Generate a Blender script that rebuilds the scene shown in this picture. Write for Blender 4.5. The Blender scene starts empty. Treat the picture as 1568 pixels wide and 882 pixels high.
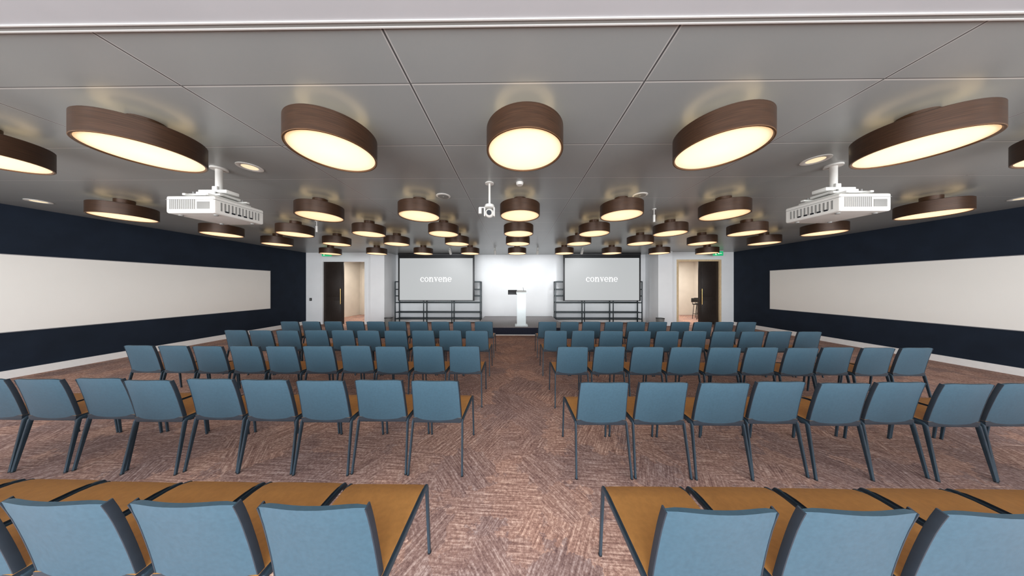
import bpy, bmesh, math, random
from mathutils import Vector, Matrix, Euler
random.seed(7)
scene = bpy.context.scene
scene.view_settings.view_transform = 'Standard'
scene.view_settings.look = 'None'
CH = 3.02      # ceiling height
XL, XR = -8.8, 9.05
YD = 9.6       # door wall
YB = 10.3      # main back wall
YR = -2.6      # rear (window) wall

# ---------------------------------------------------------------- materials
def new_mat(name):
    m = bpy.data.materials.new(name); m.use_nodes = True
    nt = m.node_tree
    return m, nt, nt.nodes['Principled BSDF']

def pmat(name, col, rough=0.6, metal=0.0, noise=0.0, nscale=20.0, bump=0.0, bscale=200.0, emit=0.0, ecol=None, stretch=None, spec=None):
    m, nt, b = new_mat(name)
    b.inputs['Roughness'].default_value = rough
    b.inputs['Metallic'].default_value = metal
    if spec is not None: b.inputs['Specular IOR Level'].default_value = spec
    tc = nt.nodes.new('ShaderNodeTexCoord')
    mp = nt.nodes.new('ShaderNodeMapping')
    if stretch: mp.inputs['Scale'].default_value = stretch
    nt.links.new(tc.outputs['Object'], mp.inputs['Vector'])
    n = nt.nodes.new('ShaderNodeTexNoise'); n.inputs['Scale'].default_value = nscale; n.inputs['Detail'].default_value = 3
    nt.links.new(mp.outputs[0], n.inputs['Vector'])
    r = nt.nodes.new('ShaderNodeValToRGB')
    k = noise
    r.color_ramp.elements[0].position = 0.3; r.color_ramp.elements[1].position = 0.7
    r.color_ramp.elements[0].color = (col[0]*(1-k), col[1]*(1-k), col[2]*(1-k), 1)
    r.color_ramp.elements[1].color = (min(1,col[0]*(1+k)), min(1,col[1]*(1+k)), min(1,col[2]*(1+k)), 1)
    nt.links.new(n.outputs['Fac'], r.inputs['Fac'])
    nt.links.new(r.outputs['Color'], b.inputs['Base Color'])
    if bump > 0:
        n2 = nt.nodes.new('ShaderNodeTexNoise'); n2.inputs['Scale'].default_value = bscale
        nt.links.new(mp.outputs[0], n2.inputs['Vector'])
        bp = nt.nodes.new('ShaderNodeBump'); bp.inputs['Strength'].default_value = bump; bp.inputs['Distance'].default_value = 0.002
        nt.links.new(n2.outputs['Fac'], bp.inputs['Height']); nt.links.new(bp.outputs[0], b.inputs['Normal'])
    if emit > 0:
        b.inputs['Emission Color'].default_value = (*(ecol or col), 1)
        b.inputs['Emission Strength'].default_value = emit
    return m

M = {}
M['navy'] = pmat('navy_fabric_wall', (0.010, 0.0165, 0.029), 0.85, noise=0.15, nscale=3, bump=0.2, bscale=120, spec=0.25)
M['white_wall'] = pmat('white_wall_paint', (0.80, 0.815, 0.83), 0.7, noise=0.02, nscale=2)
M['base'] = pmat('white_baseboard', (0.85, 0.83, 0.80), 0.5, noise=0.02)
M['board'] = pmat('whiteboard_surface', (0.95, 0.93, 0.88), 0.35, noise=0.01, nscale=1.5)
M['board_edge'] = pmat('whiteboard_edge', (0.25, 0.25, 0.26), 0.5)
M['blue'] = pmat('blue_chair_shell', (0.036, 0.078, 0.108), 0.45, noise=0.08, nscale=60, bump=0.04, bscale=300)
M['tan'] = pmat('tan_upholstery', (0.44, 0.205, 0.052), 0.6, noise=0.08, nscale=40, bump=0.2, bscale=400)
M['edge'] = pmat('dark_chair_edge', (0.016, 0.024, 0.034), 0.5, noise=0.1)
M['frame'] = pmat('slate_metal_frame', (0.032, 0.055, 0.075), 0.4, metal=0.3, noise=0.1)
M['bronze'] = pmat('bronze_drum', (0.046, 0.021, 0.010), 0.40, metal=0.35, noise=0.3, nscale=6, stretch=(1, 1, 25))
M['bronze_rim'] = pmat('bronze_rim', (0.12, 0.06, 0.026), 0.4, metal=0.5, noise=0.1)
M['black'] = pmat('black_metal', (0.010, 0.011, 0.013), 0.45, noise=0.1)
M['plastic'] = pmat('white_plastic', (0.62, 0.61, 0.575), 0.45, noise=0.02)
M['vent'] = pmat('grey_vent', (0.20, 0.20, 0.19), 0.6)
M['darkglass'] = pmat('dark_lens_glass', (0.01, 0.012, 0.016), 0.1)
M['shelfteal'] = pmat('shelf_metal', (0.012, 0.022, 0.027), 0.4, metal=0.2, noise=0.1)
M['door'] = pmat('dark_walnut_door', (0.022, 0.015, 0.012), 0.4, noise=0.4, nscale=8, stretch=(8, 8, 0.6))
M['brass'] = pmat('brass_handle', (0.65, 0.42, 0.16), 0.3, metal=1.0)
M['beige'] = pmat('corridor_beige', (0.70, 0.64, 0.56), 0.7, noise=0.05, nscale=2)
M['oak'] = pmat('oak_frame', (0.65, 0.49, 0.30), 0.5, noise=0.15, nscale=8, stretch=(6, 6, 1))
M['stage_top'] = pmat('stage_deck', (0.23, 0.215, 0.215), 0.6, noise=0.12, nscale=25)
M['stage_skirt'] = pmat('stage_skirt_navy', (0.008, 0.012, 0.03), 0.8, noise=0.2)
M['lectern'] = pmat('lectern_laminate', (0.86, 0.95, 0.97), 0.3, noise=0.01)
M['green'] = pmat('exit_sign_green', (0.02, 0.42, 0.16), 0.5, emit=0.5, ecol=(0.02, 0.5, 0.2))
M['signwhite'] = pmat('exit_sign_white', (0.9, 0.95, 0.9), 0.5, emit=0.6, ecol=(0.9, 1, 0.9))
M['image'] = pmat('projected_image', (0.14, 0.14, 0.14), 0.7, emit=0.44, ecol=(0.92, 0.96, 0.97), spec=0.1)
M['text'] = pmat('projected_lettering', (0.8, 0.8, 0.8), 0.6, emit=1.1, ecol=(1, 1, 1))
M['bulk'] = pmat('bulkhead_paint', (0.40, 0.405, 0.42), 0.5, noise=0.03, nscale=2)
M['trimw'] = pmat('aluminium_trim', (0.58, 0.57, 0.55), 0.35, metal=0.2)
M['warmlens'] = pmat('downlight_lens', (0.9, 0.8, 0.6), 0.5, emit=0.7, ecol=(1, 0.82, 0.5))
M['coollens'] = pmat('spot_lens', (0.9, 0.9, 0.85), 0.5, emit=2.5, ecol=(1, 0.95, 0.85))
M['added_glow'] = pmat('added_drum_glow_ring', (0.8, 0.7, 0.55), 0.6, emit=1.2, ecol=(1.0, 0.68, 0.32))  # unseen glowing ring, added on the drum tops to brighten the ceiling

# diffuser
def diffuser():
    m, nt, b = new_mat('drum_diffuser')
    tc = nt.nodes.new('ShaderNodeTexCoord')
    sep = nt.nodes.new('ShaderNodeSeparateXYZ'); nt.links.new(tc.outputs['Object'], sep.inputs[0])
    comb = nt.nodes.new('ShaderNodeCombineXYZ')
    nt.links.new(sep.outputs[0], comb.inputs[0]); nt.links.new(sep.outputs[1], comb.inputs[1])
    ln = nt.nodes.new('ShaderNodeVectorMath'); ln.operation = 'LENGTH'; nt.links.new(comb.outputs[0], ln.inputs[0])
    mr = nt.nodes.new('ShaderNodeMapRange'); mr.inputs['From Max'].default_value = 0.31
    nt.links.new(ln.outputs['Value'], mr.inputs['Value'])
    r = nt.nodes.new('ShaderNodeValToRGB')
    e = r.color_ramp.elements
    e[0].position = 0.0; e[0].color = (1.0, 0.62, 0.37, 1)
    e[1].position = 1.0; e[1].color = (0.54, 0.31, 0.12, 1)
    x = e.new(0.78); x.color = (0.92, 0.55, 0.28, 1)
    nt.links.new(mr.outputs[0], r.inputs['Fac'])
    b.inputs['Base Color'].default_value = (0.8, 0.78, 0.7, 1)
    nt.links.new(r.outputs['Color'], b.inputs['Emission Color'])
    b.inputs['Emission Strength'].default_value = 1.32
    return m
M['diff'] = diffuser()

def math_node(nt, op, a, bval=None):
    n = nt.nodes.new('ShaderNodeMath'); n.operation = op
    if isinstance(a, (int, float)): n.inputs[0].default_value = a
    else: nt.links.new(a, n.inputs[0])
    if bval is not None:
        if isinstance(bval, (int, float)): n.inputs[1].default_value = bval
        else: nt.links.new(bval, n.inputs[1])
    return n.outputs[0]

def ceiling_mat():
    m, nt, b = new_mat('metal_ceiling_panels')
    geo = nt.nodes.new('ShaderNodeNewGeometry')
    sep = nt.nodes.new('ShaderNodeSeparateXYZ'); nt.links.new(geo.outputs['Position'], sep.inputs[0])
    def seam(out, off, pitch, w):
        a = math_node(nt, 'SUBTRACT', out, off)
        a = math_node(nt, 'DIVIDE', a, pitch)
        a = math_node(nt, 'FRACT', a)
        a = math_node(nt, 'SUBTRACT', a, 0.5)
        a = math_node(nt, 'ABSOLUTE', a)
        a = math_node(nt, 'SUBTRACT', 0.5, a)
        a = math_node(nt, 'MULTIPLY', a, pitch)
        return math_node(nt, 'LESS_THAN', a, w)
    def mixc(f, a, c):
        mix = nt.nodes.new('ShaderNodeMix'); mix.data_type = 'RGBA'
        nt.links.new(f, mix.inputs['Factor']); nt.links.new(a, mix.inputs[6]); mix.inputs[7].default_value = c
        return mix.outputs[2]
    n = nt.nodes.new('ShaderNodeTexNoise'); n.inputs['Scale'].default_value = 0.9
    nt.links.new(geo.outputs['Position'], n.inputs['Vector'])
    r = nt.nodes.new('ShaderNodeValToRGB')
    r.color_ramp.elements[0].color = (0.262, 0.278, 0.276, 1); r.color_ramp.elements[1].color = (0.315, 0.33, 0.322, 1)
    nt.links.new(n.outputs['Fac'], r.inputs['Fac'])
    c = mixc(seam(sep.outputs[0], -0.73, 1.63, 0.014), r.outputs[0], (0.43, 0.43, 0.42, 1))
    c = mixc(seam(sep.outputs[1], 1.608, 0.70, 0.006), c, (0.52, 0.52, 0.50, 1))
    c = mixc(seam(sep.outputs[0], -0.73, 1.63, 0.0055), c, (0.07, 0.07, 0.07, 1))
    c = mixc(seam(sep.outputs[1], 1.60, 0.70, 0.003), c, (0.11, 0.11, 0.11, 1))
    nt.links.new(c, b.inputs['Base Color'])
    b.inputs['Roughness'].default_value = 0.32
    b.inputs['Metallic'].default_value = 0.2
    v = nt.nodes.new('ShaderNodeTexVoronoi'); v.inputs['Scale'].default_value = 160; v.inputs['Randomness'].default_value = 0.0
    nt.links.new(geo.outputs['Position'], v.inputs['Vector'])
    bp = nt.nodes.new('ShaderNodeBump'); bp.inputs['Strength'].default_value = 0.05; bp.inputs['Distance'].default_value = 0.001
    nt.links.new(v.outputs['Distance'], bp.inputs['Height']); nt.links.new(bp.outputs[0], b.inputs['Normal'])
    return m
M['ceil'] = ceiling_mat()

def carpet_mat():
    m, nt, b = new_mat('patterned_carpet')
    geo = nt.nodes.new('ShaderNodeNewGeometry')
    P = geo.outputs['Position']
    def streak(rot, sc):
        mp = nt.nodes.new('ShaderNodeMapping'); mp.inputs['Rotation'].default_value = (0, 0, math.radians(rot))
        mp2 = nt.nodes.new('ShaderNodeMapping'); mp2.inputs['Scale'].default_value = sc
        nt.links.new(P, mp.inputs[0]); nt.links.new(mp.outputs[0], mp2.inputs[0])
        n = nt.nodes.new('ShaderNodeTexNoise'); n.inputs['Scale'].default_value = 1.0; n.inputs['Detail'].default_value = 2; n.inputs['Roughness'].default_value = 0.6
        nt.links.new(mp2.outputs[0], n.inputs['Vector'])
        return n.outputs['Fac']
    s1 = streak(30, (75, 4.0, 1)); s2 = streak(-38, (75, 4.0, 1)); s3 = streak(3, (4.0, 80, 1))
    nd = nt.nodes.new('ShaderNodeTexNoise'); nd.inputs['Scale'].default_value = 9; nd.inputs['Detail'].default_value = 7; nd.inputs['Roughness'].default_value = 0.7; nt.links.new(P, nd.inputs['Vector'])
    va = nt.nodes.new('ShaderNodeVectorMath'); va.operation = 'MULTIPLY_ADD'
    nt.links.new(nd.outputs['Color'], va.inputs[0]); va.inputs[1].default_value = (0.55, 0.55, 0); nt.links.new(P, va.inputs[2])
    vo = nt.nodes.new('ShaderNodeTexVoronoi'); vo.inputs['Scale'].default_value = 2.8; vo.distance = 'MANHATTAN'
    nt.links.new(va.outputs[0], vo.inputs['Vector'])
    sp = nt.nodes.new('ShaderNodeSeparateColor'); nt.links.new(vo.outputs['Color'], sp.inputs[0])
    g1 = math_node(nt, 'GREATER_THAN', sp.outputs[0], 0.30)
    g2 = math_node(nt, 'GREATER_THAN', sp.outputs[0], 0.60)
    mA = nt.nodes.new('ShaderNodeMix'); nt.links.new(g1, mA.inputs[0]); nt.links.new(s1, mA.inputs[2]); nt.links.new(s2, mA.inputs[3])
    mB = nt.nodes.new('ShaderNodeMix'); nt.links.new(g2, mB.inputs[0]); nt.links.new(mA.outputs[0], mB.inputs[2]); nt.links.new(s3, mB.inputs[3])
    fine = nt.nodes.new('ShaderNodeTexNoise'); fine.inputs['Scale'].default_value = 45; fine.inputs['Detail'].default_value = 4; fine.inputs['Roughness'].default_value = 0.8
    nt.links.new(P, fine.inputs['Vector'])
    pat = math_node(nt, 'ADD', math_node(nt, 'MULTIPLY', mB.outputs[0], 0.44), math_node(nt, 'MULTIPLY', fine.outputs['Fac'], 0.56))
    r = nt.nodes.new('ShaderNodeValToRGB'); e = r.color_ramp.elements
    e[0].position = 0.37; e[0].color = (0.175, 0.100, 0.085, 1)
    e[1].position = 0.64; e[1].color = (0.74, 0.56, 0.465, 1)
    x = e.new(0.50); x.color = (0.375, 0.235, 0.190, 1)
    nt.links.new(pat, r.inputs['Fac'])
    n3 = nt.nodes.new('ShaderNodeTexNoise'); n3.inputs['Scale'].default_value = 1.8; n3.inputs['Detail'].default_value = 6; nt.links.new(P, n3.inputs['Vector'])
    ad = math_node(nt, 'MULTIPLY', sp.outputs[1], 0.4)
    ad2 = math_node(nt, 'MULTIPLY', n3.outputs['Fac'], 0.6)
    ad = math_node(nt, 'ADD', ad, ad2)
    r2 = nt.nodes.new('ShaderNodeValToRGB'); e = r2.color_ramp.elements
    e[0].position = 0.3; e[0].color = (0.68, 0.68, 0.74, 1); e[1].position = 0.7; e[1].color = (1.10, 1.0, 0.93, 1)
    nt.links.new(ad, r2.inputs['Fac'])
    mul = nt.nodes.new('ShaderNodeMix'); mul.data_type = 'RGBA'; mul.blend_type = 'MULTIPLY'; mul.inputs[0].default_value = 0.9
    nt.links.new(r.outputs[0], mul.inputs[6]); nt.links.new(r2.outputs[0], mul.inputs[7])
    nt.links.new(mul.outputs[2], b.inputs['Base Color'])
    b.inputs['Roughness'].default_value = 0.95
    b.inputs['Specular IOR Level'].default_value = 0.15
    bp = nt.nodes.new('ShaderNodeBump'); bp.inputs['Strength'].default_value = 0.2; bp.inputs['Distance'].default_value = 0.003
    nt.links.new(pat, bp.inputs['Height']); nt.links.new(bp.outputs[0], b.inputs['Normal'])
    return m
M['carpet'] = carpet_mat()

# ---------------------------------------------------------------- mesh builder
class MB:
    def __init__(s): s.v = []; s.f = []; s.m = []; s.mats = []
    def mi(s, mat):
        if mat not in s.mats: s.mats.append(mat)
        return s.mats.index(mat)
    def add(s, verts, faces, mat, mtx=None):
        o = len(s.v); i = s.mi(mat)
        for v in verts:
            v = Vector(v)
            if mtx: v = mtx @ v
            s.v.append(v)
        for f in faces: s.f.append([o + k for k in f]); s.m.append(i)
    def addbm(s, bm, mat, mtx=None):
        bm.verts.index_update()
        s.add([v.co.copy() for v in bm.verts], [[v.index for v in f.verts] for f in bm.faces], mat, mtx)
        bm.free()
    def box(s, c, d, mat, bev=0, rot=(0, 0, 0), seg=2):
        bm = bmesh.new(); bmesh.ops.create_cube(bm, size=1)
        for v in bm.verts: v.co = Vector((v.co.x*d[0], v.co.y*d[1], v.co.z*d[2]))
        if bev > 0: bmesh.ops.bevel(bm, geom=bm.edges[:], offset=bev, segments=seg, affect='EDGES', profile=0.6)
        s.addbm(bm, mat, Matrix.Translation(c) @ Euler(rot).to_matrix().to_4x4())
    def bx(s, x0, x1, y0, y1, z0, z1, mat, bev=0):
        s.box(((x0+x1)/2, (y0+y1)/2, (z0+z1)/2), (x1-x0, y1-y0, z1-z0), mat, bev)
    def cyl(s, a, b, r1, mat, r2=None, seg=20):
        a = Vector(a); b = Vector(b); r2 = r1 if r2 is None else r2
        L = (b-a).length
        bm = bmesh.new(); bmesh.ops.create_cone(bm, cap_ends=True, segments=seg, radius1=r1, radius2=r2, depth=L)
        q = Vector((0, 0, 1)).rotation_difference((b-a).normalized())
        s.addbm(bm, mat, Matrix.Translation((a+b)/2) @ q.to_matrix().to_4x4())
    def sph(s, c, r, mat, sc=(1, 1, 1), seg=20):
        bm = bmesh.new(); bmesh.ops.create_uvsphere(bm, u_segments=seg, v_segments=seg//2, radius=r)
        s.addbm(bm, mat, Matrix.Translation(c) @ Matrix.Diagonal((*sc, 1)))
    def lathe(s, prof, mat, seg=64, mtx=None):
        vs = []; fs = []
        n = len(prof)
        for i in range(seg):
            a = 2*math.pi*i/seg
            for r, z in prof: vs.append((r*math.cos(a), r*math.sin(a), z))
        for i in range(seg):
            j = (i+1) % seg
            for k in range(n-1): fs.append([i*n+k, j*n+k, j*n+k+1, i*n+k+1])
        s.add(vs, fs, mat, mtx)
    def disc(s, c, r, mat, seg=64, up=False):
        vs = [(c[0]+r*math.cos(2*math.pi*i/seg), c[1]+r*math.sin(2*math.pi*i/seg), c[2]) for i in range(seg)]
        f = list(range(seg))
        if not up: f.reverse()
        s.add(vs, [f], mat)
    def sweep(s, path, wfun, mat, side=Vector((1, 0, 0))):
        vs = []; fs = []; n = len(path)
        for i, p in enumerate(path):
            p = Vector(p)
            t = (Vector(path[min(i+1, n-1)]) - Vector(path[max(i-1, 0)])).normalized()
            nrm = t.cross(side).normalized()
            sd = nrm.cross(t).normalized()
            w, h = wfun(i/(n-1))
            k = 0.3
            ring = [(-w, -h*(1-k)), (-w*(1-k), -h), (w*(1-k), -h), (w, -h*(1-k)), (w, h*(1-k)), (w*(1-k), h), (-w*(1-k), h), (-w, h*(1-k))]
            for a, b in ring: vs.append(p + sd*a + nrm*b)
        for i in range(n-1):
            for k in range(8):
                k2 = (k+1) % 8
                fs.append([i*8+k, i*8+k2, (i+1)*8+k2, (i+1)*8+k])
        fs.append(list(range(7, -1, -1))); fs.append([(n-1)*8+k for k in range(8)])
        s.add(vs, fs, mat)
    def mesh(s, name, smooth=True):
        me = bpy.data.meshes.new(name)
        me.from_pydata([tuple(v) for v in s.v], [], s.f)
        for mt in s.mats: me.materials.append(mt)
        me.polygons.foreach_set('material_index', s.m)
        bm = bmesh.new(); bm.from_mesh(me)
        bmesh.ops.recalc_face_normals(bm, faces=bm.faces[:])
        for f in bm.faces: f.smooth = smooth
        for e in bm.edges:
            if len(e.link_faces) == 2 and e.calc_face_angle(0) > 0.55: e.smooth = False
        bm.to_mesh(me); bm.free(); me.update()
        return me
    def obj(s, name, loc=(0, 0, 0), rot=(0, 0, 0), smooth=True):
        return place(s.mesh(name, smooth), name, loc, rot)

def place(me, name, loc=(0, 0, 0), rot=(0, 0, 0)):
    o = bpy.data.objects.new(name, me); o.location = loc; o.rotation_euler = rot
    scene.collection.objects.link(o); return o

def simple(name, boxes, mat, bev=0):
    b = MB()
    for bb in boxes: b.bx(*bb, mat, bev)
    return b.obj(name)

# ---------------------------------------------------------------- room shell
T = 0.15
simple('floor', [(XL-T, XR+T, YR-T, 13.2, -0.1, 0.0)], M['carpet'])
simple('ceiling', [(XL-T, XR+T, 1.25, 13.2, CH, CH+0.1)], M['ceil'])
simple('ceiling_bulkhead', [(XL-T, XR+T, YR-T, 1.25, CH-0.004, CH+0.1)], M['bulk'])
b = MB()
b.bx(XL, XR, 1.213, 1.220, CH-0.010, CH-0.004, M['trimw'])
b.bx(XL, XR, 1.242, 1.249, CH-0.010, CH-0.004, M['trimw'])
b.bx(XL, XR, 1.220, 1.242, CH-0.006, CH-0.004, M['vent'])
b.obj('trim_1')
simple('wall_left', [(XL-T, XL, YR-T, YD+T, 0, CH)], M['navy'])
simple('wall_right', [(XR, XR+T, YR-T, YD+T, 0, CH)], M['navy'])
simple('wall_corridor_left', [(XL-T, XL, YD+T, 13.2, 0, CH)], M['beige'])
simple('wall_corridor_right', [(XR+1.0, XR+1.0+T, YD, 13.2, 0, CH), (XR+T, XR+1.0, YD+T, YD+2*T, 0, CH)], M['beige'])
simple('floor_corridor', [(XR+T, XR+1.2, YD, 13.2, -0.1, 0.0)], M['carpet'])
simple('ceiling_corridor', [(XR+T, XR+1.2, YD, 13.2, CH, CH+0.1)], M['white_wall'])
DLx = (-8.12, -6.26); DRx = (6.74, 8.50); DH = 2.68
PLx = (-5.93, -5.35); PRx = (5.82, 6.39)
simple('wall_back', [(PLx[1]-0.1, PRx[0]+0.1, YB, YB+T, 0, CH)], M['white_wall'])
simple('wall_back_left', [(XL, DLx[0], YD, YD+T, 0, CH), (DLx[1], PLx[0], YD, YD+T, 0, CH), (DLx[0], DLx[1], YD, YD+T, DH, CH)], M['white_wall'])
simple('wall_back_right', [(DRx[1], XR, YD, YD+T, 0, CH), (PRx[1], DRx[0], YD, YD+T, 0, CH), (DRx[0], DRx[1], YD, YD+T, DH, CH)], M['white_wall'])
simple('wall_pier_left', [(PLx[0], PLx[1], YD-0.22, YB, 0, CH)], M['white_wall'])
simple('wall_pier_right', [(PRx[0], PRx[1], YD-0.22, YB, 0, CH)], M['white_wall'])
simple('wall_corridor', [(XL, XR+1.1, 13.0, 13.15, 0, CH)], M['beige'])
b = MB()
for i in range(4):
    b.bx(-9.0+i*0.75, -8.35+i*0.75, 12.9, 12.99, 0.0, 2.6, M['beige'], 0.005)
b.obj('corridor_wall_panel', (0.35, 0, 0))
# rear wall with windows
wins = [(-8.2, -4.4), (-4.0, -0.2), (0.2, 4.0), (4.4, 8.4)]
rb = [(XL, XR, YR-T, YR, 0, 0.45), (XL, XR, YR-T, YR, 2.75, CH-0.004)]
edges = [XL]+[e for w in wins for e in w]+[XR]
for i in range(0, len(edges), 2): rb.append((edges[i], edges[i+1], YR-T, YR, 0.45, 2.75))
simple('wall_rear', rb, M['white_wall'])
for i, w in enumerate(wins):
    b = MB(); f = 0.05
    for x in (w[0]+f/2, (w[0]+w[1])/2, w[1]-f/2): b.bx(x-f/2, x+f/2, YR-0.1, YR-0.04, 0.45, 2.75, M['black'])
    for z in (0.475, 2.725): b.bx(w[0], w[1], YR-0.1, YR-0.04, z-f/2, z+f/2, M['black'])
    b.obj('window_%d' % (i+1))

# baseboards
simple('baseboard_left', [(XL, XL+0.02, YR, YD, 0, 0.14)], M['base'])
simple('baseboard_right', [(XR-0.02, XR, YR, YD, 0, 0.14)], M['base'])
simple('baseboard_back', [(PLx[1], PRx[0], YB-0.02, YB, 0, 0.12)], M['base'])

# whiteboards (long writable wall panels), origin on the wall face
for x, y1, rz in ((XL+0.002, 8.16, 0), (XR-0.002, 8.23, 1)):
    b = MB(); s = -1 if rz else 1
    def sb(a, c, y0, y1_, z0, z1, mt, bev=0):
        b.bx(min(s*a, s*c), max(s*a, s*c), y0, y1_, z0, z1, mt, bev)
    L = (y1+1.5)/2
    sb(0.0, 0.018, -L, L, -0.67, 0.67, M['board'], 0.003)
    for z in (-0.682, 0.67): sb(0, 0.022, -L, L, z, z+0.012, M['board_edge'])
    sb(0, 0.022, L, L+0.012, -0.682, 0.682, M['board_edge'])
    b.obj('whiteboard', (x, y1-L, 1.48))

# ---------------------------------------------------------------- doors
def door_leaf(w, h, side):
    b = MB(); t = 0.05
    b.bx(0, w, -t/2, t/2, 0.01, h, M['door'], 0.004)
    for sg in (-1, 1):
        for (a0, a1, c0, c1) in ((0.10, w-0.10, 0.2, 1.0), (0.10, w-0.10, 1.15, h-0.15)):
            b.bx(a0, a1, sg*t/2-0.004, sg*t/2+0.004, c0, c1, M['door'], 0.002)
    hx = w-0.09 if side > 0 else 0.09
    for sg in (-1, 1):
        b.cyl((hx, sg*0.075, 0.85), (hx, sg*0.075, 1.5), 0.013, M['brass'])
        for z in (0.92, 1.43): b.cyl((hx, sg*0.02, z), (hx, sg*0.078, z), 0.009, M['brass'])
    return b
door_leaf(0.84, DH-0.045, 1).obj('door_1', (DLx[0]+0.045, YD+0.06, 0))
door_leaf(0.80, DH-0.045, -1).obj('door_2', (DRx[1]-0.045-0.80, YD+0.06, 0))
for nm, (a, c), mt in (('trim_2', DLx, M['white_wall']), ('trim_3', DRx, M['oak'])):
    b = MB(); j = 0.045
    b.bx(a-0.03, a+j, YD-0.02, YD+0.0+T, 0, DH+0.03, mt, 0.003)
    b.bx(c-j, c+0.03, YD-0.02, YD+T, 0, DH+0.03, mt, 0.003)
    b.bx(a+j, c-j, YD-0.02, YD+T, DH-j, DH+0.03, mt, 0.003)
    b.obj(nm)

# light switch
b = MB(); b.bx(-0.05, 0.05, -0.012, 0, -0.06, 0.06, M['black'], 0.003); b.bx(-0.02, 0.02, -0.018, -0.01, -0.03, 0.03, M['vent'], 0.002)
b.obj('light_switch', (-8.6, YD, 1.05))

# exit signs
for x in (-7.5, 7.97):
    b = MB()
    b.bx(-0.19, 0.19, -0.02, 0.02, -0.22, -0.04, M['green'], 0.004)
    for dx in (-0.12, 0.12): b.cyl((dx, 0, -0.05), (dx, 0, 0), 0.006, M['plastic'])
    b.bx(-0.2, 0.2, -0.025, 0.025, -0.045, -0.02, M['plastic'], 0.003)
    y = -0.0225
    b.bx(0.02, 0.13, y, y+0.003, -0.14, -0.12, M['signwhite'])
    b.add([(0.02, y, -0.17), (0.02, y, -0.09), (-0.03, y, -0.13)], [[0, 1, 2]], M['signwhite'])
    b.sph((-0.10, y, -0.085), 0.013, M['signwhite'], (1, 0.2, 1), 10)
    b.box((-0.10, y, -0.125), (0.022, 0.003, 0.055), M['signwhite'], 0, (0, 0.3, 0))
    b.box((-0.115, y, -0.17), (0.014, 0.003, 0.05), M['signwhite'], 0, (0, 0.5, 0))
    b.box((-0.08, y, -0.17), (0.014, 0.003, 0.05), M['signwhite'], 0, (0, -0.5, 0))
    b.obj('exit_sign', (x, 9.1, CH))

# ---------------------------------------------------------------- drum lights
def drum_mesh():
    b = MB()
    R = 0.32; z0 = 0.0; z1 = 0.185
    b.lathe([(R-0.02, z0+0.012), (R-0.012, z0), (R-0.003, z0), (R, z0+0.004)], M['bronze_rim'])
    b.lathe([(R, z0+0.004), (R, z1-0.004), (R-0.004, z1), (0.0, z1)], M['bronze'])
    b.disc((0, 0, z0+0.010), R-0.018, M['diff'])
    b.lathe([(0.10, z1), (0.10, CH-2.73), (0.0, CH-2.73)], M['bronze'], 32)
    b.lathe([(0.17, z1), (0.17, z1+0.006), (0.25, z1+0.006), (0.25, z1)], M['added_glow'], 40)  # added glow ring, casts a warm halo on the ceiling
    return b.mesh('drum_ceiling_light')
dm = drum_mesh()
rows = [(1.95, [-2, -1, 0, 1, 2]), (3.72, [-4, -2, -1, 0, 1, 2, 4]), (4.99, [-4, -3, -2, -1, 0, 1, 2, 3, 4]),
        (6.17, [-4, -3, -2, -1, 0, 1, 2, 3, 4]), (7.97, [-4, -3, -2, -1, 0, 1, 2, 3, 4])]
for y, ks in rows:
    for k in ks: place(dm, 'drum_ceiling_light', (0.085+1.63*k, y, 2.73))
place(dm, 'drum_ceiling_light', (-4.74, 1.97, 2.73))
place(dm, 'drum_ceiling_light', (4.83, 1.95, 2.73))

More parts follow.
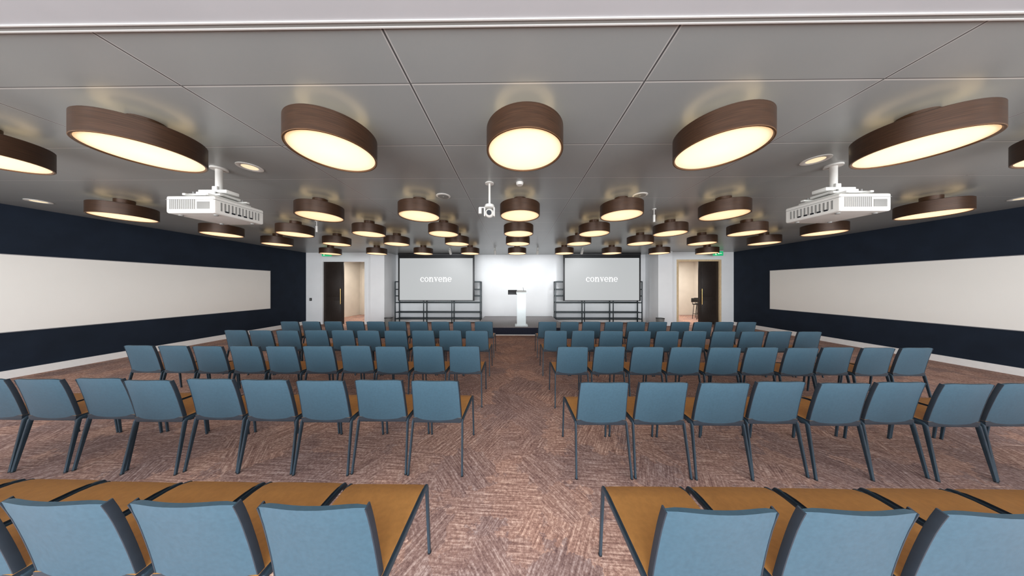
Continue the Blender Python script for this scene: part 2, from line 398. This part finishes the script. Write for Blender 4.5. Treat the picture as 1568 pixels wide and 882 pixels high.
# ---------------------------------------------------------------- chairs
def chair_mesh():
    b = MB()
    NU, NV = 12, 8
    def bp(u, v, side):
        w = 0.412 - 0.022*v
        x = u*w/2
        z = 0.425 + 0.385*v
        if v > 0.8: z -= 0.012*abs(u)**6*((v-0.8)/0.2)
        y = 0.015 - 0.075*v - 0.02*v*v + 0.022*u*u*(0.15+0.85*v)
        t = 0.013*(1-0.35*abs(u)**8)*(1-0.3*max(0, (v-0.9)/0.1))
        return (x, y + side*t, z)
    def solid(P, nu, nv, mfront, mback, medge):
        U = lambda i: -1+2*i/nu
        o = len(b.v); n = (nu+1)*(nv+1)
        vs = [P(U(i), j/nv, 1) for j in range(nv+1) for i in range(nu+1)] + [P(U(i), j/nv, -1) for j in range(nv+1) for i in range(nu+1)]
        id = lambda i, j, s: s*n + j*(nu+1)+i
        ff = [[id(i, j, 0), id(i, j+1, 0), id(i+1, j+1, 0), id(i+1, j, 0)] for j in range(nv) for i in range(nu)]
        fb = [[id(i, j, 1), id(i+1, j, 1), id(i+1, j+1, 1), id(i, j+1, 1)] for j in range(nv) for i in range(nu)]
        fe = []
        for i in range(nu):
            fe.append([id(i, 0, 0), id(i+1, 0, 0), id(i+1, 0, 1), id(i, 0, 1)])
            fe.append([id(i, nv, 0), id(i, nv, 1), id(i+1, nv, 1), id(i+1, nv, 0)])
        for j in range(nv):
            fe.append([id(0, j, 0), id(0, j, 1), id(0, j+1, 1), id(0, j+1, 0)])
            fe.append([id(nu, j, 0), id(nu, j+1, 0), id(nu, j+1, 1), id(nu, j, 1)])
        b.add(vs, [], mfront)
        for fl, mt in ((ff, mfront), (fb, mback), (fe, medge)):
            mi = b.mi(mt)
            for f in fl: b.f.append([o+k for k in f]); b.m.append(mi)
    solid(bp, NU, NV, M['tan'], M['blue'], M['blue'])
    for sg in (-1, 1):
        pts = [Vector(bp(sg, v, 0)) + Vector((sg*0.002, 0.003, 0)) for v in [i/8 for i in range(9)]]
        b.sweep(pts, lambda t: (0.0035, 0.0125), M['edge'])
    def sp(u, v, side):
        w = 0.425 + 0.012*v
        x = u*w/2
        y = 0.0 + 0.445*v
        z = 0.445 - 0.012*(1-u*u)*math.sin(math.pi*v) - 0.022*max(0, (v-0.8)/0.2)**2 + 0.006*v
        t = 0.016*(1-0.25*abs(u)**8)
        return (x, y, z + side*t)
    solid(sp, 10, 10, M['tan'], M['edge'], M['edge'])
    for sg in (-1, 1):
        path = []
        A = Vector((sg*0.230, -0.055, 0.0)); B = Vector((sg*0.2165, 0.012, 0.418))
        for i in range(7): path.append(A.lerp(B, i/7))
        C1 = Vector((sg*0.2165, 0.045, 0.432))
        path += [B, Vector((sg*0.2165, 0.022, 0.428)), C1]
        D = Vector((sg*0.222, 0.425, 0.436))
        for i in range(1, 6): path.append(C1.lerp(D, i/6))
        path += [D, Vector((sg*0.2225, 0.444, 0.430)), Vector((sg*0.223, 0.452, 0.414))]
        E = Vector((sg*0.223, 0.452, 0.414)); F = Vector((sg*0.226, 0.485, 0.0))
        for i in range(1, 8): path.append(E.lerp(F, i/7))
        b.sweep(path, lambda t: (0.0075, 0.0085 + 0.006*math.sin(math.pi*t)), M['frame'])
        for p in (A, F): b.cyl((p.x, p.y, 0), (p.x, p.y, 0.008), 0.011, M['black'], seg=10)
    for y in (0.06, 0.39):
        b.box((0, y, 0.414), (0.43, 0.025, 0.018), M['frame'], 0.003)
    b.box((0, 0.012, 0.428), (0.41, 0.02, 0.03), M['edge'], 0.004)
    return b.mesh('conference_chair')
cm = chair_mesh()
chair_rows = [(0.895, -0.735, 0.735, 9, 9), (1.99, -0.67, 0.745, 9, 9), (3.09, -0.665, 0.765, 10, 10), (4.16, -0.675, 0.735, 10, 10), (5.22, -0.70, 0.74, 10, 10)]
for ri, (y, xl, xr, nl, nr) in enumerate(chair_rows):
    for sd, x0, n in ((-1, xl, nl), (1, xr, nr)):
        for i in range(n):
            x = x0 + sd*i*(0.488 if sd < 0 else 0.493)
            j = 0.0 if ri == 0 else 1.0
            place(cm, 'conference_chair', (x+random.uniform(-.003, .003), y+random.uniform(-.02, .02)*(0.4+0.6*j), 0), (0, 0, math.radians(random.uniform(-0.7, 0.7))))

# ---------------------------------------------------------------- stage and lectern
SH = 0.28
b = MB()
b.bx(-1.30, 1.63, 7.5, 10.2, 0.0, SH-0.03, M['stage_skirt'])
b.bx(-1.32, 1.65, 7.48, 10.2, SH-0.03, SH, M['stage_top'], 0.004)
b.bx(-1.31, 1.64, 7.485, 7.50, 0.0, 0.03, M['base'])
b.obj('stage_platform')
b = MB()
b.box((0, 0, 0.015), (0.42, 0.40, 0.03), M['lectern'], 0.006)
b.box((0, 0, 0.56), (0.30, 0.26, 1.06), M['lectern'], 0.008)
b.box((0, -0.01, 1.13), (0.34, 0.36, 0.05), M['lectern'], 0.008, (math.radians(10), 0, 0))
b.box((0, 0.132, 0.6), (0.24, 0.01, 0.7), M['vent'], 0.003)
b.box((-0.30, 0.02, 1.12), (0.30, 0.025, 0.16), M['black'], 0.006, (math.radians(-15), 0, 0))
b.cyl((-0.30, 0.03, 1.10), (-0.14, 0.03, 1.05), 0.012, M['black'])
b.cyl((0.08, 0.05, 1.14), (0.06, 0.0, 1.28), 0.005, M['black'])
b.obj('lectern', (0.225, 7.75, SH))

# ---------------------------------------------------------------- projection screens with lettering
def letters(b, word, cx, cz, xh, y, mat):
    def poly(pts, ox): b.add([(ox+px*xh, y, cz+pz*xh) for px, pz in pts], [list(range(len(pts)))], mat)
    def ring(ox, a0, a1, rx=.44, ix=.29, rz=.5, iz=.455, c=(.46, .5)):
        n = 28; vs = []
        for i in range(n+1):
            a = math.radians(a0+(a1-a0)*i/n)
            vs.append((ox+(c[0]+rx*math.cos(a))*xh, y, cz+(c[1]+rz*math.sin(a))*xh))
            vs.append((ox+(c[0]+ix*math.cos(a))*xh, y, cz+(c[1]+iz*math.sin(a))*xh))
        b.add(vs, [[2*i, 2*i+1, 2*i+3, 2*i+2] for i in range(n)], mat)
    def rect(ox, x0, x1, z0, z1): poly([(x0, z0), (x1, z0), (x1, z1), (x0, z1)], ox)
    W = {'c': .94, 'o': 1.02, 'n': 1.12, 'v': 1.02, 'e': .98}
    tot = sum(W[c] for c in word); x = cx - tot*xh/2
    for c in word:
        if c == 'o': ring(x, 0, 360)
        elif c == 'c':
            ring(x, 50, 318); poly([(.64, .82), (.80, .82), (.80, .68), (.64, .68)], x)
        elif c == 'e':
            ring(x, 0, 318); rect(x, .17, .88, .48, .53)
        elif c == 'n':
            rect(x, .15, .31, 0, 1); rect(x, .04, .42, 0, .05); rect(x, .04, .3, .95, 1)
            rect(x, .73, .89, 0, .68); rect(x, .62, 1.00, 0, .05)
            ring(x, 0, 165, rx=.28, ix=.15, rz=.36, iz=.28, c=(.61, .64))
        elif c == 'v':
            poly([(.11, 1), (.29, 1), (.57, .18), (.49, 0)], x); poly([(.75, 1), (.81, 1), (.51, 0), (.47, 0)], x)
            rect(x, .02, .40, .95, 1); rect(x, .64, .94, .95, 1)
        x += W[c]*xh
for sx in (-3.35, 3.70):
    b = MB()
    w, z0, z1 = 3.27, 0.98, 3.0
    b.bx(-w/2, w/2, 0, 0.05, z0, z1, M['black'], 0.006)
    b.bx(-w/2+0.07, w/2-0.07, -0.004, 0.01, z0+0.03, z1-0.2, M['image'])
    letters(b, 'convene', 0, 1.80, 0.188, -0.009, M['text'])
    b.bx(-w/2, w/2, -0.02, 0.07, z1-0.07, CH, M['black'], 0.006)
    b.obj('projection_screen', (sx, 9.78, 0))

def shelving(w):
    b = MB(); D = 0.36
    xs = [-w/2, -w/2+w*0.335, -w/2+w*0.667, w/2]
    for x in xs:
        for y in (0, D):
            top = 1.82
            b.bx(x-0.018, x+0.018, y-0.018, y+0.018, 0, top, M['shelfteal'], 0.003)
        for z in (0.2, 0.48, 0.9, 1.19, 1.47, 1.8):
            b.bx(x-0.012, x+0.012, 0, D, z-0.012, z+0.012, M['shelfteal'])
    for z in (0.2, 0.48, 0.9, 1.19, 1.47, 1.8):
        for y in (0, D): b.bx(-w/2, w/2, y-0.012, y+0.012, z-0.022, z+0.022, M['shelfteal'], 0.003)
        b.bx(-w/2, w/2, 0.02, D-0.02, z-0.006, z+0.004, M['shelfteal'])
    return b
shelving(3.68).obj('shelving_frame', (-3.32, 9.88, 0))
shelving(3.68).obj('shelving_frame', (3.60, 9.88, 0))

# waste bins
def bin_mesh():
    b = MB()
    b.lathe([(0.0, 0.0), (0.12, 0.0), (0.15, 0.34), (0.144, 0.34), (0.115, 0.01), (0.0, 0.01)], M['vent'], 28)
    b.lathe([(0.146, 0.33), (0.156, 0.33), (0.156, 0.35), (0.146, 0.35), (0.146, 0.33)], M['black'], 28)
    return b.mesh('waste_bin')
bm_ = bin_mesh()
place(bm_, 'waste_bin', (-5.05, 9.15, 0)); place(bm_, 'waste_bin', (5.75, 9.15, 0))

# ---------------------------------------------------------------- projectors
def projector(side):
    b = MB()
    W, L, H = 0.54, 0.50, 0.19
    b.box((0, 0, 0), (W, L, H), M['plastic'], 0.022, seg=3)
    b.box((0, 0, H/2+0.004), (W-0.1, L-0.1, 0.012), M['plastic'], 0.004)
    for i in range(14):
        x = -W/2+0.05+i*0.021
        b.box((x, -L/2-0.001, 0.0), (0.008, 0.006, H*0.55), M['vent'])
    b.box((0.15, -L/2-0.001, -0.01), (0.14, 0.006, 0.08), M['vent'], 0.002)
    for i in range(12):
        for sg in (-1, 1):
            y = -L/2+0.06+i*0.034
            b.box((sg*(W/2+0.001), y, -0.01), (0.006, 0.012, H*0.5), M['vent'])
    for i in range(5):
        b.box((-side*(W/2+0.003), -0.14+i*0.06, -0.055), (0.006, 0.03, 0.016), M['darkglass'])
    for z in (0.055,): b.box((0, 0, z), (W+0.003, L+0.003, 0.004), M['vent'])
    b.cyl((0, L/2-0.02, 0.0), (0, L/2+0.07, 0.0), 0.075, M['plastic'], 0.065, 32)
    b.cyl((0, L/2+0.05, 0.0), (0, L/2+0.075, 0.0), 0.05, M['darkglass'], 0.05, 32)
    for sx in (-0.2, 0.2):
        for sy in (-0.18, 0.18): b.cyl((sx, sy, -H/2-0.012), (sx, sy, -H/2+0.01), 0.018, M['vent'], seg=14)
    for sx in (-0.13, 0.13): b.box((sx, 0, H/2+0.035), (0.035, 0.42, 0.022), M['plastic'], 0.004)
    for sy in (-0.13, 0.13): b.box((0, sy, H/2+0.055), (0.40, 0.035, 0.02), M['plastic'], 0.004)
    for sx in (-0.13, 0.13):
        for sy in (-0.13, 0.13): b.cyl((sx, sy, H/2), (sx, sy, H/2+0.09), 0.008, M['vent'], seg=12)
    b.box((0, 0, H/2+0.085), (0.24, 0.24, 0.028), M['plastic'], 0.006)
    b.box((0, 0, H/2+0.125), (0.34, 0.13, 0.04), M['plastic'], 0.008)
    topz = CH-2.50
    b.cyl((0, 0, H/2+0.12), (0, 0, topz-0.01), 0.032, M['plastic'], seg=24)
    b.cyl((0, 0, topz-0.018), (0, 0, topz), 0.075, M['plastic'], seg=28)
    b.box((0.0, -0.036, H/2+0.17), (0.06, 0.02, 0.05), M['plastic'], 0.004)
    return b
projector(-1).obj('ceiling_projector', (-3.56, 2.73, 2.50))
projector(1).obj('ceiling_projector', (3.74, 2.74, 2.50))

b = MB()
b.cyl((0, 0, -0.012), (0, 0, 0), 0.06, M['plastic'], seg=28)
b.cyl((0, 0, -0.30), (0, 0, 0), 0.015, M['plastic'])
b.cyl((0, 0, -0.345), (0, 0, -0.30), 0.075, M['plastic'], 0.06, 28)
for sg in (-1, 1): b.box((sg*0.065, 0, -0.40), (0.018, 0.06, 0.12), M['plastic'], 0.006)
b.sph((0, 0, -0.415), 0.062, M['plastic'], seg=28)
b.cyl((0, -0.03, -0.42), (0, -0.075, -0.425), 0.036, M['darkglass'], 0.032, 24)
b.cyl((-0.13, 0.0, -0.42), (-0.13, 0.0, -0.34), 0.022, M['plastic'], 0.022, 18)
b.box((-0.09, 0, -0.335), (0.11, 0.02, 0.012), M['plastic'], 0.003)
b.obj('ceiling_camera', (-0.345, 3.16, CH))

for x, y in ((2.56, 4.25), (-4.30, 4.95), (-3.2, 3.9)):
    b = MB()
    b.cyl((0, 0, -0.01), (0, 0, 0), 0.035, M['plastic'])
    b.cyl((0, 0, -0.12), (0, 0, 0), 0.008, M['plastic'])
    b.cyl((0, 0, -0.24), (0, 0, -0.11), 0.02, M['plastic'], 0.022, 18)
    b.obj('ceiling_microphone', (x, y, CH))

def low_dome(r, h, mat, name, x, y, ring=None):
    b = MB()
    b.lathe([(r, 0), (r, -h*0.4), (r*0.8, -h), (0, -h)], mat, 32)
    if ring: b.lathe([(r*0.82, -h*0.95), (r*0.7, -h*1.06), (r*0.1, -h*1.06)], ring, 32)
    b.obj(name, (x, y, CH))
low_dome(0.05, 0.035, M['plastic'], 'smoke_detector', 0.07, 3.15)
low_dome(0.11, 0.010, M['plastic'], 'ceiling_speaker', -1.12, 3.6, M['vent'])
low_dome(0.11, 0.010, M['plastic'], 'ceiling_speaker', 1.95, 3.6, M['vent'])
for x, y in ((-3.15, 2.70), (3.38, 2.62), (-7.95, 3.75), (8.2, 3.8)):
    b = MB()
    b.lathe([(0.115, 0), (0.115, -0.006), (0.09, -0.008), (0.075, -0.004), (0.07, -0.002)], M['plastic'], 40)
    b.disc((0, 0, -0.003), 0.072, M['warmlens'], 40)
    b.obj('recessed_downlight', (x, y, CH))

for x in (-0.73, 0.85, -2.4, 2.5):
    b = MB()
    b.box((0, 0, -0.012), (0.05, 0.16, 0.024), M['plastic'], 0.004)
    b.cyl((0, 0, -0.10), (0, 0, -0.02), 0.012, M['plastic'])
    d = Vector((0, 0.75, -0.66)).normalized()
    c = Vector((0, 0, -0.14))
    b.cyl(c-d*0.09, c+d*0.09, 0.042, M['plastic'], 0.048, 24)
    b.cyl(c+d*0.088, c+d*0.093, 0.04, M['coollens'], 0.04, 24)
    b.obj('ceiling_spotlight', (x, 8.55, CH))

for x, y in ((8.9, 11.3), (9.35, 11.7)):
    b = MB()
    for a in range(4):
        t = math.radians(45+90*a)
        b.cyl((0.19*math.cos(t), 0.19*math.sin(t), 0), (0.13*math.cos(t), 0.13*math.sin(t), 0.72), 0.012, M['black'])
        t2 = math.radians(135+90*a)
        b.cyl((0.17*math.cos(t), 0.17*math.sin(t), 0.25), (0.17*math.cos(t2), 0.17*math.sin(t2), 0.25), 0.009, M['black'])
    b.cyl((0, 0, 0.71), (0, 0, 0.75), 0.19, M['black'], 0.2, 32)
    b.box((0, 0.16, 0.92), (0.34, 0.025, 0.2), M['black'], 0.01)
    for sx in (-0.12, 0.12): b.cyl((sx, 0.14, 0.74), (sx, 0.16, 0.9), 0.01, M['black'])
    b.obj('bar_stool', (x, y, 0))

# ---------------------------------------------------------------- lights
def area(name, loc, rot, sx, sy, power, col=(1, 1, 1)):
    l = bpy.data.lights.new(name, 'AREA'); l.shape = 'RECTANGLE'; l.size = sx; l.size_y = sy; l.energy = power; l.color = col
    o = bpy.data.objects.new(name, l); o.location = loc; o.rotation_euler = rot; scene.collection.objects.link(o); return o
for i, w in enumerate(wins):
    area('window_daylight_%d' % (i+1), ((w[0]+w[1])/2, YR+0.02, 1.6), (math.radians(90), 0, 0), w[1]-w[0], 2.2, 330, (0.93, 0.965, 1.0))
def spot(name, loc, tgt, power, ang, col, size=0.05):
    l = bpy.data.lights.new(name, 'SPOT'); l.energy = power; l.spot_size = math.radians(ang); l.spot_blend = 0.8; l.color = col; l.shadow_soft_size = size
    o = bpy.data.objects.new(name, l); o.location = loc
    o.rotation_euler = (Vector(tgt)-Vector(loc)).to_track_quat('-Z', 'Y').to_euler(); scene.collection.objects.link(o)
for x in (-0.73, 0.85, -2.4, 2.5):
    spot('wall_wash_lamp', (x, 8.65, CH-0.25), (x*1.3, YB, 1.1), 66, 125, (0.96, 0.98, 1.0))
area('corridor_lamp_left', (-7.2, 11.0, CH-0.05), (0, 0, 0), 2.0, 1.0, 95, (1, 0.94, 0.85))
area('corridor_lamp_right', (8.0, 11.3, CH-0.05), (0, 0, 0), 2.0, 1.0, 130, (1, 0.96, 0.9))

w = bpy.data.worlds.new('World'); scene.world = w; w.use_nodes = True
nt = w.node_tree; bg = nt.nodes['Background']
sky = nt.nodes.new('ShaderNodeTexSky'); sky.sky_type = 'NISHITA'; sky.sun_elevation = math.radians(35); sky.sun_rotation = math.radians(60); sky.sun_disc = False
nt.links.new(sky.outputs[0], bg.inputs['Color']); bg.inputs['Strength'].default_value = 0.25

# ---------------------------------------------------------------- camera
cd = bpy.data.cameras.new('camera'); cd.sensor_width = 36; cd.sensor_fit = 'HORIZONTAL'; cd.lens = 36*352/1568
cd.shift_y = -2.5/1568; cd.clip_start = 0.02
co = bpy.data.objects.new('camera', cd); co.location = (0, 0, 1.6); co.rotation_euler = (math.radians(90), 0, math.radians(0.65))
scene.collection.objects.link(co); scene.camera = co
